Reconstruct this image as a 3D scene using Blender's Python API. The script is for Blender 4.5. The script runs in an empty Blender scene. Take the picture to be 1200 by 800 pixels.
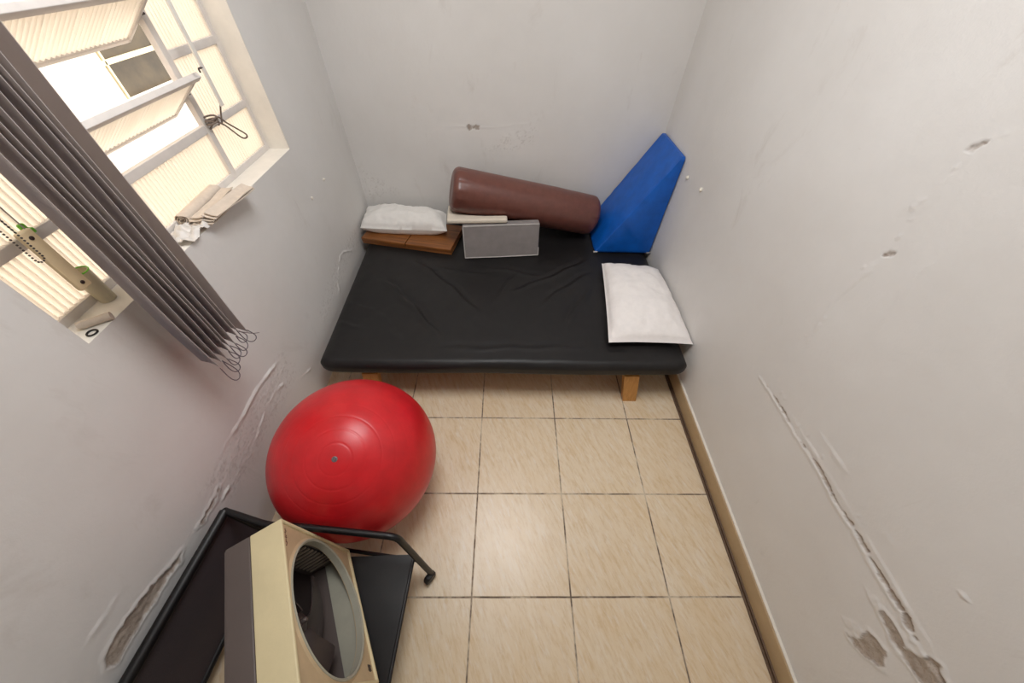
import bpy, math, random
import numpy as np
from mathutils import Vector

random.seed(4)
rng = np.random.default_rng(7)
scene = bpy.context.scene
COL = scene.collection

# ------------------------------------------------------------------ room numbers (metres)
XL, XR, YB, YF, ZC = -0.913, 1.130, 1.531, -2.60, 2.75
WY0, WY1, WZ0, WZ1 = -0.373, 0.845, 1.05, 2.10      # window opening
GX = -1.013                                          # plane of the window frame
TILE = 0.4

# ------------------------------------------------------------------ materials
def lin(c):
    c = c / 255.0
    return c / 12.92 if c <= 0.04045 else ((c + 0.055) / 1.055) ** 2.4
def rgb(r, g, b):
    return (lin(r), lin(g), lin(b), 1.0)

class NT:
    def __init__(s, name):
        s.m = bpy.data.materials.new(name); s.m.use_nodes = True
        s.t = s.m.node_tree; s.n = s.t.nodes; s.b = s.n['Principled BSDF']; s.out = s.n['Material Output']
    def node(s, typ, **kw):
        x = s.n.new(typ)
        for k, v in kw.items():
            if k in x.inputs: x.inputs[k].default_value = v
            else: setattr(x, k, v)
        return x
    def link(s, a, b): s.t.links.new(a, b)
    def math(s, op, a, b=None, c=None, clamp=False):
        x = s.n.new('ShaderNodeMath'); x.operation = op; x.use_clamp = clamp
        for i, v in enumerate((a, b, c)):
            if v is None: continue
            if isinstance(v, (int, float)): x.inputs[i].default_value = v
            else: s.link(v, x.inputs[i])
        return x.outputs[0]
    def mix(s, f, a, b):
        x = s.n.new('ShaderNodeMix'); x.data_type = 'RGBA'
        for i, v in ((0, f), (6, a), (7, b)):
            if isinstance(v, (int, float)): x.inputs[i].default_value = v
            elif isinstance(v, tuple): x.inputs[i].default_value = v
            else: s.link(v, x.inputs[i])
        return x.outputs[2]
    def noise(s, scale, detail=4, rough=0.55, vec=None, dist=0.0):
        x = s.node('ShaderNodeTexNoise', Scale=scale, Detail=detail, Roughness=rough, Distortion=dist)
        if vec is not None: s.link(vec, x.inputs['Vector'])
        return x.outputs['Fac']
    def ramp(s, f, a, b):
        x = s.node('ShaderNodeMapRange'); x.clamp = True
        s.link(f, x.inputs[0]); x.inputs[1].default_value = a; x.inputs[2].default_value = b
        return x.outputs[0]
    def obj(s): return s.node('ShaderNodeTexCoord').outputs['Object']
    def scalev(s, vec, sx, sy, sz, rz=0):
        if rz:
            r = s.node('ShaderNodeMapping'); s.link(vec, r.inputs[0]); r.inputs['Rotation'].default_value = (0, 0, rz); vec = r.outputs[0]
        x = s.node('ShaderNodeMapping'); s.link(vec, x.inputs[0]); x.inputs['Scale'].default_value = (sx, sy, sz)
        return x.outputs[0]
    def bump(s, h, strength=0.3, dist=0.005):
        x = s.node('ShaderNodeBump', Strength=strength, Distance=dist); s.link(h, x.inputs['Height'])
        s.link(x.outputs[0], s.b.inputs['Normal']); return x
    def base(s, c):
        if isinstance(c, tuple): s.b.inputs['Base Color'].default_value = c
        else: s.link(c, s.b.inputs['Base Color'])
    def set(s, **kw):
        for k, v in kw.items():
            s.b.inputs[k.replace('_', ' ')].default_value = v

def plain(name, c, rough=0.5, var=0.12, scale=25.0, bump=0.0, bscale=200.0, metal=0.0, spec=0.5):
    t = NT(name); o = t.obj()
    n = t.noise(scale, 4, 0.6, o)
    d = tuple(x * (1 - var) for x in c[:3]) + (1,); e = tuple(min(1, x * (1 + var)) for x in c[:3]) + (1,)
    t.base(t.mix(t.ramp(n, 0.3, 0.7), d, e))
    t.set(Roughness=rough, Metallic=metal); t.b.inputs['Specular IOR Level'].default_value = spec
    if bump: t.bump(t.noise(bscale, 3, 0.6, o), bump, 0.002)
    return t.m

def wall_mat(name):
    t = NT(name); o = t.obj()
    n1 = t.noise(1.8, 5, 0.6, o); n2 = t.noise(14, 5, 0.6, o); n3 = t.noise(60, 3, 0.6, o)
    paint = t.mix(t.ramp(n1, 0.3, 0.7), rgb(216, 213, 209), rgb(224, 222, 219))
    smudge = t.ramp(t.noise(5.0, 6, 0.7, t.scalev(o, 1.0, 1.0, 0.45), 0.6), 0.60, 0.80)
    paint = t.mix(t.math('MULTIPLY', smudge, 0.36), paint, rgb(176, 166, 156))
    speck = t.ramp(n3, 0.70, 0.78)
    paint = t.mix(t.math('MULTIPLY', speck, 0.10), paint, rgb(168, 158, 148))
    a = t.node('ShaderNodeAttribute'); a.attribute_name = 'peel'
    b = t.node('ShaderNodeAttribute'); b.attribute_name = 'stain'
    plaster = t.mix(t.ramp(n2, 0.35, 0.65), rgb(158, 145, 133), rgb(184, 172, 160))
    grit = t.ramp(t.noise(220, 3, 0.7, o), 0.52, 0.66)
    plaster = t.mix(t.math('MULTIPLY', grit, 0.45), plaster, rgb(124, 108, 94))
    paint = t.mix(t.math('MULTIPLY', b.outputs['Fac'], 0.8, clamp=True), paint, rgb(112, 92, 78))
    t.base(t.mix(t.math('MINIMUM', a.outputs['Fac'], 1.0), paint, plaster))
    t.set(Roughness=0.55); t.b.inputs['Specular IOR Level'].default_value = 0.35
    h = t.math('ADD', t.math('MULTIPLY', t.noise(9, 6, 0.6, o), 1.0), t.math('MULTIPLY', t.noise(120, 3, 0.6, o), 0.10))
    h = t.math('ADD', h, t.math('MULTIPLY', a.outputs['Fac'], t.math('MULTIPLY', t.noise(230, 4, 0.7, o), 0.35)))
    t.bump(h, 0.22, 0.012)
    return t.m

def floor_mat():
    t = NT('glazed_floor_tile'); o = t.obj()
    s = t.node('ShaderNodeSeparateXYZ'); t.link(o, s.inputs[0])
    wob = t.math('MULTIPLY', t.math('SUBTRACT', t.noise(9, 3, 0.5, o), 0.5), 0.003)
    x = t.math('DIVIDE', t.math('ADD', s.outputs[0], wob), TILE); y = t.math('DIVIDE', t.math('ADD', s.outputs[1], wob), TILE)
    def edge(v):
        f = t.math('FRACT', t.math('ADD', v, 100.5)); return t.math('ABSOLUTE', t.math('SUBTRACT', f, 0.5))
    ex, ey = edge(x), edge(y)
    dmin = t.math('MULTIPLY', t.math('MINIMUM', ex, ey), TILE)
    grout = t.math('SUBTRACT', 1.0, t.ramp(dmin, 0.0020, 0.0042))
    # per tile tone
    cx = t.math('FLOOR', t.math('ADD', x, 100.0)); cy = t.math('FLOOR', t.math('ADD', y, 100.0))
    cv = t.node('ShaderNodeCombineXYZ'); t.link(cx, cv.inputs[0]); t.link(cy, cv.inputs[1])
    wn = t.node('ShaderNodeTexWhiteNoise'); wn.noise_dimensions = '3D'; t.link(cv.outputs[0], wn.inputs['Vector'])
    # slanted streaks
    st = t.noise(62, 6, 0.75, t.scalev(o, 1.0, 0.20, 1.0, math.radians(-24)), 0.3)
    st2 = t.noise(9, 4, 0.6, t.scalev(o, 1.0, 0.4, 1.0, math.radians(-24)), 0.3)
    c = t.mix(t.ramp(st2, 0.3, 0.7), rgb(216, 194, 161), rgb(222, 206, 181))
    c = t.mix(t.math('MULTIPLY', t.ramp(st, 0.46, 0.68), 0.72), c, rgb(197, 166, 122))
    c = t.mix(t.math('MULTIPLY', t.ramp(t.noise(75, 5, 0.7, t.scalev(o, 1.0, 0.18, 1.0, math.radians(-24)), 0.3), 0.52, 0.70), 0.65), c, rgb(224, 215, 204))
    c = t.mix(t.math('MULTIPLY', wn.outputs['Value'], 0.18), c, rgb(207, 180, 142))
    g = t.mix(t.ramp(t.noise(6, 4, 0.75, o), 0.44, 0.58), rgb(104, 88, 76), rgb(200, 184, 162))
    g = t.mix(t.ramp(t.noise(30, 3, 0.6, o), 0.5, 0.7), g, rgb(158, 140, 120))
    t.base(t.mix(grout, c, g))
    r = t.math('ADD', 0.27, t.math('MULTIPLY', grout, 0.5))
    t.link(t.math('ADD', r, t.math('MULTIPLY', t.noise(50, 3, 0.6, o), 0.12)), t.b.inputs['Roughness'])
    t.bump(t.math('ADD', t.math('MULTIPLY', grout, -1.0), t.math('MULTIPLY', t.noise(90, 4, 0.6, o), 0.08)), 0.45, 0.002)
    return t.m

def wood_mat(name, a, b, ang=0.0, scale=(1.6, 30, 30)):
    t = NT(name); o = t.obj()
    v = t.scalev(o, *scale, ang)
    n = t.noise(2.2, 6, 0.65, v, 0.8)
    t.base(t.mix(t.ramp(n, 0.3, 0.7), a, b)); t.set(Roughness=0.42)
    t.bump(n, 0.12, 0.002)
    return t.m

def translucent(name, c, c2, tr=0.6, rough=0.6, bump=0.0):
    t = NT(name); o = t.obj()
    t.base(c); t.set(Roughness=rough)
    tl = t.node('ShaderNodeBsdfTranslucent'); tl.inputs['Color'].default_value = c2
    mx = t.node('ShaderNodeMixShader'); mx.inputs[0].default_value = tr
    t.link(t.b.outputs[0], mx.inputs[1]); t.link(tl.outputs[0], mx.inputs[2]); t.link(mx.outputs[0], t.out.inputs[0])
    if bump: t.bump(t.noise(260, 2, 0.5, o), bump, 0.002)
    return t.m

def slat_mat():
    t = NT('blind_fabric'); o = t.obj()
    a = t.node('ShaderNodeAttribute'); a.attribute_name = 'hem'
    t.base(t.mix(a.outputs['Fac'], rgb(172, 170, 184), rgb(218, 214, 216))); t.set(Roughness=0.8)
    tl = t.node('ShaderNodeBsdfTranslucent'); tl.inputs['Color'].default_value = (0.78, 0.71, 0.64, 1)
    mx = t.node('ShaderNodeMixShader'); mx.inputs[0].default_value = 0.5
    t.link(t.b.outputs[0], mx.inputs[1]); t.link(tl.outputs[0], mx.inputs[2]); t.link(mx.outputs[0], t.out.inputs[0])
    t.bump(t.noise(260, 2, 0.5, o), 0.3, 0.002)
    return t.m

def vinyl(name, c, rough, wr=0.25, sc=22.0, spec=0.5):
    t = NT(name); o = t.obj()
    n = t.noise(sc, 5, 0.6, o)
    t.base(t.mix(t.ramp(n, 0.3, 0.7), tuple(x * 0.86 for x in c[:3]) + (1,), tuple(x * 1.14 for x in c[:3]) + (1,)))
    t.link(t.math('ADD', rough - 0.06, t.math('MULTIPLY', t.noise(12, 4, 0.6, o), 0.14)), t.b.inputs['Roughness'])
    t.b.inputs['Specular IOR Level'].default_value = spec
    t.bump(t.math('ADD', n, t.math('MULTIPLY', t.noise(400, 2, 0.5, o), 0.06)), wr, 0.004)
    return t.m

M = {}
M['wall'] = wall_mat('painted_plaster')
M['floor'] = floor_mat()
M['ceil'] = plain('ceiling_paint', rgb(225, 223, 219), 0.8, 0.03)
M['board'] = plain('baseboard_tile', rgb(176, 151, 116), 0.45, 0.08, 8)
M['shoe'] = plain('dark_brown_joint', rgb(98, 76, 58), 0.6, 0.15)
M['caulk'] = plain('white_caulk', rgb(226, 220, 208), 0.7, 0.05)
M['frame'] = plain('window_steel_paint', rgb(216, 210, 205), 0.5, 0.05)
M['sill'] = plain('sill_paint', rgb(232, 228, 220), 0.55, 0.05, 12, 0.2)
M['pane'] = translucent('ribbed_glass', rgb(240, 236, 228), (1.0, 0.97, 0.92, 1), 0.86, 0.25)
M['outside'] = plain('outside_render', rgb(240, 232, 222), 0.9, 0.02)
M['darkglass'] = plain('dark_window_glass', rgb(78, 66, 46), 0.35, 0.35, 6)
M['cream_bar'] = plain('cream_muntin', rgb(238, 226, 190), 0.6, 0.04)
M['ground'] = plain('outside_concrete', rgb(205, 196, 184), 0.9, 0.08)
M['slat'] = slat_mat()
M['chain'] = plain('blind_chain_plastic', rgb(92, 82, 88), 0.4, 0.1)
M['beads'] = plain('dark_bead_chain', rgb(58, 50, 50), 0.35, 0.1)
M['cord'] = plain('thin_grey_cord', rgb(150, 142, 138), 0.7, 0.1)
M['rope'] = plain('grey_rope', rgb(118, 104, 94), 0.85, 0.25, 150, 0.4, 400)
M['beige'] = plain('beige_plastic', rgb(230, 208, 168), 0.45, 0.05)
M['rail'] = plain('white_rail', rgb(225, 222, 216), 0.4, 0.03)
M['screw'] = plain('dark_screw', rgb(52, 36, 34), 0.4, 0.1)
M['green'] = plain('green_plastic', rgb(120, 205, 60), 0.4, 0.06)
M['cup'] = translucent('milky_cup_plastic', rgb(225, 218, 196), (0.8, 0.74, 0.6, 1), 0.4, 0.35)
M['paper'] = plain('beige_fabric', rgb(205, 192, 178), 0.8, 0.08, 40, 0.2)
M['film'] = translucent('white_film', rgb(238, 234, 230), (0.9, 0.88, 0.84, 1), 0.25, 0.4)
M['rubber'] = plain('black_rubber', rgb(30, 27, 27), 0.5, 0.1)
M['mattress'] = vinyl('black_vinyl', rgb(27, 25, 25), 0.44, 0.4, 16, 0.36)
M['bedwood'] = wood_mat('pine_frame', rgb(178, 124, 62), rgb(206, 152, 86), 0, (30, 30, 1.6))
M['plank'] = wood_mat('brown_board', rgb(92, 52, 22), rgb(150, 94, 46), math.radians(11.2))
M['plank_edge'] = wood_mat('board_edge', rgb(112, 66, 28), rgb(164, 108, 58), math.radians(11.2))
M['brown'] = vinyl('brown_vinyl', rgb(104, 62, 53), 0.34, 0.28, 26, 0.55)
M['blue'] = vinyl('blue_vinyl', rgb(4, 88, 180), 0.40, 0.6, 14, 0.45)
M['grey_foam'] = plain('grey_cover', rgb(134, 128, 126), 0.75, 0.08, 18, 0.35, 90)
M['piping'] = plain('pale_piping', rgb(186, 182, 178), 0.7, 0.08)
M['pad'] = plain('cream_cover', rgb(214, 204, 188), 0.8, 0.05)
M['linen'] = plain('white_linen', rgb(236, 231, 228), 0.85, 0.03, 30, 0.5, 55)
M['linen2'] = plain('white_pillow_cover', rgb(230, 227, 222), 0.8, 0.03, 30, 0.6, 45)
M['red'] = vinyl('red_vinyl', rgb(196, 24, 32), 0.36, 0.05, 10, 0.5)
M['plug'] = plain('grey_plug', rgb(112, 100, 102), 0.4, 0.1)
M['black_metal'] = plain('black_metal', rgb(11, 9, 11), 0.45, 0.15, 40, 0.05)
M['mesh'] = plain('dark_mesh', rgb(70, 62, 66), 0.75, 0.2, 500, 0.5, 900)
M['black_board'] = plain('black_laminate', rgb(22, 20, 21), 0.33, 0.15, 12)
M['fan_cream'] = plain('aged_cream_plastic', rgb(206, 191, 152), 0.5, 0.06, 9, 0.1)
M['fan_face'] = plain('aged_tan_plastic', rgb(186, 163, 130), 0.5, 0.10, 14, 0.1)
M['fan_brown'] = plain('brown_plastic', rgb(84, 73, 69), 0.5, 0.06, 9, 0.1)
M['fan_dark'] = plain('dark_brown_plastic', rgb(58, 48, 47), 0.45, 0.1)
M['fan_in'] = plain('grey_inner_plastic', rgb(158, 155, 140), 0.55, 0.05)
M['fan_side'] = plain('grey_brown_plastic', rgb(104, 99, 92), 0.55, 0.06)
M['fan_louver'] = plain('pale_louver_plastic', rgb(150, 138, 126), 0.7, 0.08)  # louver plastic set paler than the liner behind it, for contrast
M['mark'] = plain('brown_mark', rgb(96, 62, 48), 0.6, 0.2)

# ------------------------------------------------------------------ geometry helpers: each returns (verts Nx3, faces)
def comb(*gs):
    V, F, k = [], [], 0
    for v, f in gs:
        v = np.asarray(v, float); V.append(v); F += [tuple(i + k for i in q) for q in f]; k += len(v)
    return np.vstack(V), F

_L = rng.random((32, 32, 32))
def vnoise(P, scale, seed=0):
    p = np.asarray(P, float) * scale + seed * 17.31
    i = np.floor(p).astype(int); f = p - i; f = f * f * (3 - 2 * f)
    out = 0
    for dx in (0, 1):
        for dy in (0, 1):
            for dz in (0, 1):
                w = (f[:, 0] if dx else 1 - f[:, 0]) * (f[:, 1] if dy else 1 - f[:, 1]) * (f[:, 2] if dz else 1 - f[:, 2])
                out = out + w * _L[(i[:, 0] + dx) % 32, (i[:, 1] + dy) % 32, (i[:, 2] + dz) % 32]
    return out - 0.5
def fbm(P, scale, seed=0, oct=3):
    return sum(vnoise(P, scale * 2 ** k, seed + k) / 2 ** k for k in range(oct))

def axis_pts(h, r, n, m):
    a = [-h + r * (1 - math.tan(math.pi / 4 * (1 - j / m))) for j in range(m)]
    inner = list(np.linspace(-(h - r), h - r, n + 1))
    return a + inner + [-x for x in reversed(a)]

def rbox(size, r=0.01, n=(1, 1, 1), m=3):
    """rounded box centred on the origin"""
    h = [s / 2 for s in size]; r = min(r, min(h) * 0.999)
    ax = [axis_pts(h[k], r, n[k], m) for k in range(3)]
    V, idx, F = [], {}, []
    def vid(p):
        k = (round(p[0], 6), round(p[1], 6), round(p[2], 6))
        if k not in idx: idx[k] = len(V); V.append(p)
        return idx[k]
    for k in range(3):
        i, j = (k + 1) % 3, (k + 2) % 3
        for s in (-1, 1):
            A, B = ax[i], ax[j]
            g = []
            for a in A:
                row = []
                for b in B:
                    p = [0, 0, 0]; p[k] = s * h[k]; p[i] = a; p[j] = b; row.append(vid(tuple(p)))
                g.append(row)
            for a in range(len(A) - 1):
                for b in range(len(B) - 1):
                    q = (g[a][b], g[a + 1][b], g[a + 1][b + 1], g[a][b + 1])
                    F.append(q if s > 0 else q[::-1])
    V = np.array(V, float); hh = np.array(h) - r
    q = np.clip(V, -hh, hh); d = V - q; l = np.linalg.norm(d, axis=1, keepdims=True); l[l == 0] = 1
    return q + d / l * r, F

def rot_z(V, a):
    c, s = math.cos(a), math.sin(a); V = np.asarray(V, float).copy()
    x, y = V[:, 0].copy(), V[:, 1].copy(); V[:, 0] = c * x - s * y; V[:, 1] = s * x + c * y; return V
def frame_map(V, O, ex, ey, ez):
    V = np.asarray(V, float); return np.array(O) + V[:, :1] * np.array(ex) + V[:, 1:2] * np.array(ey) + V[:, 2:3] * np.array(ez)
def box(lo, hi, r=0.0015, a=0.0):
    lo, hi = np.array(lo, float), np.array(hi, float)
    v, f = rbox(tuple(hi - lo), min(r, 0.45 * min(hi - lo)), (1, 1, 1), 2)
    return rot_z(v, a) + (lo + hi) / 2, f

def smooth_path(pts, rad, k=6):
    pts = [np.array(p, float) for p in pts]; out = [pts[0]]
    for i in range(1, len(pts) - 1):
        a, b, c = pts[i - 1], pts[i], pts[i + 1]
        d1 = (a - b) / np.linalg.norm(a - b); d2 = (c - b) / np.linalg.norm(c - b)
        r = min(rad, np.linalg.norm(a - b) * 0.45, np.linalg.norm(c - b) * 0.45)
        p0, p2 = b + d1 * r, b + d2 * r
        for j in range(k + 1):
            t = j / k; out.append((1 - t) ** 2 * p0 + 2 * t * (1 - t) * b + t * t * p2)
    out.append(pts[-1]); return out
def tube(pts, r, n=10, closed=False):
    pts = [np.array(p, float) for p in pts]; N = len(pts); V, F = [], []
    rr = r if hasattr(r, '__len__') else [r] * N
    up = None
    for i in range(N):
        if closed: d = pts[(i + 1) % N] - pts[i - 1]
        else: d = pts[min(i + 1, N - 1)] - pts[max(i - 1, 0)]
        d = d / (np.linalg.norm(d) + 1e-12)
        if up is None:
            up = np.array([0, 0, 1.0]) if abs(d[2]) < 0.9 else np.array([1.0, 0, 0])
        s = np.cross(d, up); s /= np.linalg.norm(s); up = np.cross(s, d)
        for k in range(n):
            a = 2 * math.pi * k / n; V.append(pts[i] + rr[i] * (math.cos(a) * s + math.sin(a) * up))
    for i in range(N if closed else N - 1):
        j = (i + 1) % N
        for k in range(n): F.append((i * n + k, i * n + (k + 1) % n, j * n + (k + 1) % n, j * n + k))
    if not closed: F += [tuple(range(n))[::-1], tuple(range((N - 1) * n, N * n))]
    return np.array(V), F
def basis(ax):
    ax = np.array(ax, float); ax /= np.linalg.norm(ax)
    t = np.array([0, 0, 1.0]) if abs(ax[2]) < 0.9 else np.array([1.0, 0, 0])
    a = np.cross(t, ax); a /= np.linalg.norm(a); return a, np.cross(ax, a), ax
def lathe(prof, O, ax, n=32):
    """prof: list of (radius, height along ax)"""
    a, b, c = basis(ax); V, F = [], []; O = np.array(O, float)
    for r, h in prof:
        r = max(r, 1e-5)
        for k in range(n):
            t = 2 * math.pi * k / n; V.append(O + c * h + r * (math.cos(t) * a + math.sin(t) * b))
    for i in range(len(prof) - 1):
        for k in range(n): F.append((i * n + k, i * n + (k + 1) % n, (i + 1) * n + (k + 1) % n, (i + 1) * n + k))
    F += [tuple(range(n))[::-1], tuple(range((len(prof) - 1) * n, len(prof) * n))]
    return np.array(V), F
def sphere(c, r, n=12):
    return lathe([(r * math.sin(math.pi * i / n), -r * math.cos(math.pi * i / n)) for i in range(n + 1)], c, (0, 0, 1), n * 2)
def sheet(P, th):
    """P: grid (a,b,3) of points -> closed thin shell"""
    P = np.asarray(P, float); A, B = P.shape[:2]
    du = np.gradient(P, axis=0); dv = np.gradient(P, axis=1); n = np.cross(du, dv)
    n /= np.linalg.norm(n, axis=2, keepdims=True) + 1e-12
    T = (P + n * th / 2).reshape(-1, 3); U = (P - n * th / 2).reshape(-1, 3); k = A * B; F = []
    for i in range(A - 1):
        for j in range(B - 1):
            q = (i * B + j, (i + 1) * B + j, (i + 1) * B + j + 1, i * B + j + 1); F.append(q); F.append(tuple(x + k for x in q[::-1]))
    ring = [i * B for i in range(A)] + [(A - 1) * B + j for j in range(1, B)] + [i * B + B - 1 for i in range(A - 2, -1, -1)] + [j for j in range(B - 2, 0, -1)]
    for x, y in zip(ring, ring[1:] + ring[:1]): F.append((y, x, x + k, y + k))
    return np.vstack([T, U]), F

# ------------------------------------------------------------------ object helpers
OFF = {}
def thing(name, label, cat, loc, group=None, kind=None):
    o = bpy.data.objects.new(name, None); o.empty_display_size = 0.05; COL.objects.link(o)
    o.location = loc; OFF[o] = np.array(loc, float)
    if label: o['label'] = label
    if cat: o['category'] = cat
    if group: o['group'] = group
    if kind: o['kind'] = kind
    return o
def mesh(name, geo, mat, parent=None, smooth=True, label=None, cat=None, group=None, kind=None, loc=None, attrs=None, auto=None):
    V, F = geo; V = np.asarray(V, float)
    if parent is not None: off = OFF[parent]
    else: off = np.array(loc if loc is not None else (0, 0, 0), float)
    me = bpy.data.meshes.new(name); me.from_pydata((V - off).tolist(), [], F); me.update()
    if attrs:
        for k, a in attrs.items():
            at = me.attributes.new(k, 'FLOAT', 'POINT'); at.data.foreach_set('value', np.asarray(a, np.float32))
    for m in (mat if isinstance(mat, (list, tuple)) else [mat]): me.materials.append(m)
    if smooth:
        me.polygons.foreach_set('use_smooth', [True] * len(me.polygons))
        try: me.set_sharp_from_angle(angle=math.radians(auto or 40))
        except Exception: pass
    o = bpy.data.objects.new(name, me); COL.objects.link(o)
    if parent is not None: o.parent = parent; OFF[o] = OFF[parent]
    else: o.location = tuple(off); OFF[o] = off
    if label: o['label'] = label
    if cat: o['category'] = cat
    if group: o['group'] = group
    if kind: o['kind'] = kind
    return o

# ------------------------------------------------------------------ walls with peeling paint
def in_poly(u, v, poly):
    ins = np.zeros(len(u), bool); n = len(poly); dist = np.full(len(u), 9.0)
    for i in range(n):
        (x1, y1), (x2, y2) = poly[i], poly[(i + 1) % n]
        c = ((y1 > v) != (y2 > v)); ins ^= c & (u < (x2 - x1) * (v - y1) / (y2 - y1 + 1e-12) + x1)
        dx, dy = x2 - x1, y2 - y1; t = np.clip(((u - x1) * dx + (v - y1) * dy) / (dx * dx + dy * dy + 1e-12), 0, 1)
        dist = np.minimum(dist, np.hypot(u - x1 - t * dx, v - y1 - t * dy))
    return ins, np.where(ins, dist, -dist)
def line_dist(u, v, pl):
    dist = np.full(len(u), 9.0); par = np.zeros(len(u)); side = np.zeros(len(u)); n = len(pl) - 1
    for i in range(n):
        (x1, y1), (x2, y2) = pl[i], pl[i + 1]
        dx, dy = x2 - x1, y2 - y1; t = np.clip(((u - x1) * dx + (v - y1) * dy) / (dx * dx + dy * dy + 1e-12), 0, 1)
        d = np.hypot(u - x1 - t * dx, v - y1 - t * dy); k = d < dist
        dist = np.where(k, d, dist); par = np.where(k, (i + t) / n, par)
        side = np.where(k, np.sign(dx * (v - y1) - dy * (u - x1)), side)
    return dist, par, side

def relief(u, v, spec, seed):
    P = np.stack([u, v, np.zeros_like(u) + seed], 1)
    n = fbm(P, 40, seed); n2 = fbm(P, 110, seed + 5)
    h = np.zeros(len(u)); peel = np.zeros(len(u)); stain = np.zeros(len(u))
    for kind, pts, *arg in spec:
        if kind == 'patch':
            depth, = arg; ins, d = in_poly(u, v, pts); d = d + n * 0.012 + n2 * 0.007
            k = np.clip(d / 0.004, 0, 1); peel = np.maximum(peel, k)
            h += -0.6 * depth * k + k * n2 * 0.004 + k * n * 0.003 + 0.0022 * np.exp(-((d + 0.005) / 0.006) ** 2)
            stain = np.maximum(stain, 0.9 * np.exp(-((d - 0.001) / 0.0028) ** 2) * np.clip(0.6 + 2.2 * n, 0, 1))
        elif kind == 'crack':
            w0, w1, cover = arg; d, t, s = line_dist(u, v, pts); d = d + n2 * 0.004
            seg = vnoise(np.stack([t * 48, t * 0 + seed, t * 0], 1), 1.0, 3) + 0.5
            w = (w0 + (w1 - w0) * t) * np.clip((seg - (1 - cover)) * 4, 0, 1) * np.clip(t * 14, 0, 1)
            k = np.clip((w - d + n * 0.008 + n2 * 0.010) / 0.003, 0, 1) * (w > 0.0008); peel = np.maximum(peel, k)
            h += -0.005 * k + 0.0022 * np.exp(-((d - w - 0.006) / 0.007) ** 2) * (s > 0)
            stain = np.maximum(stain, k * np.clip(0.55 + 2.5 * n, 0, 1) * 0.9)
        elif kind == 'ridge':
            amp, wid = arg; d, t, s = line_dist(u, v, pts); d = d + n * 0.006
            f = np.clip(t * 8, 0, 1) * np.clip((1 - t) * 8, 0, 1)
            h += amp * f * np.where(s > 0, np.exp(-(d / wid) ** 2), np.exp(-(d / (wid * 0.28)) ** 2)) * np.clip(0.55 + 3.0 * fbm(P, 16, seed + 13, 2), 0.05, 1.7)
        elif kind == 'flake':
            amp, = arg; ins, d = in_poly(u, v, pts); d = d + n * 0.008
            k = np.clip(d / 0.004, 0, 1); h += amp * k * (0.7 + n2)
        elif kind == 'chip':
            ins, d = in_poly(u, v, pts); d = d + n2 * 0.006 + 0.002
            k = np.clip(d / 0.003, 0, 1); peel = np.maximum(peel, k * 0.5); stain = np.maximum(stain, k * np.clip(0.7 + 2 * n2, 0, 1)); h -= 0.003 * k
        elif kind == 'rough':
            amp, = arg; ins, d = in_poly(u, v, pts); k = np.clip((d + 0.02) / 0.05, 0, 1)
            h += amp * k * np.abs(fbm(P, 60, seed + 9)) * 2; stain = np.maximum(stain, 0.22 * k * np.clip((n2 - 0.20) * 20, 0, 1))
    return h, peel, stain

def lines(lo, hi, flo, fhi, fine, coarse, extra=()):
    a = list(np.arange(lo, flo, coarse)) + list(np.arange(max(flo, lo), min(fhi, hi), fine)) + list(np.arange(max(fhi, lo), hi, coarse)) + [hi]
    for e in extra:
        a = [x for x in a if abs(x - e) > fine * 0.45] + [e]
    a = [x for x in a if abs(x - hi) > fine * 0.4] + [hi]
    return np.array(sorted(set(a)))

def wall(name, us, vs, place, spec, seed, hole=None, flip=False):
    U, Vv = np.meshgrid(us, vs, indexing='ij'); u, v = U.ravel(), Vv.ravel()
    h, peel, stain = relief(u, v, spec, seed)
    if hole:
        e = (u > hole[0] - 0.02) & (u < hole[1] + 0.02) & (v > hole[2] - 0.02) & (v < hole[3] + 0.02); h = np.where(e, 0, h)
    P = place(u, v, h); nv = len(vs)
    i, j = np.meshgrid(np.arange(len(us) - 1), np.arange(nv - 1), indexing='ij'); i, j = i.ravel(), j.ravel()
    if hole:
        cu, cv = (us[i] + us[i + 1]) / 2, (vs[j] + vs[j + 1]) / 2
        k = ~((cu > hole[0]) & (cu < hole[1]) & (cv > hole[2]) & (cv < hole[3])); i, j = i[k], j[k]
    q = np.stack([i * nv + j, (i + 1) * nv + j, (i + 1) * nv + j + 1, i * nv + j + 1], 1)
    if flip: q = q[:, ::-1]
    return mesh(name, (P, q.tolist()), M['wall'], smooth=True, kind='structure', attrs={'peel': peel, 'stain': stain}, auto=180)

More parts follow.
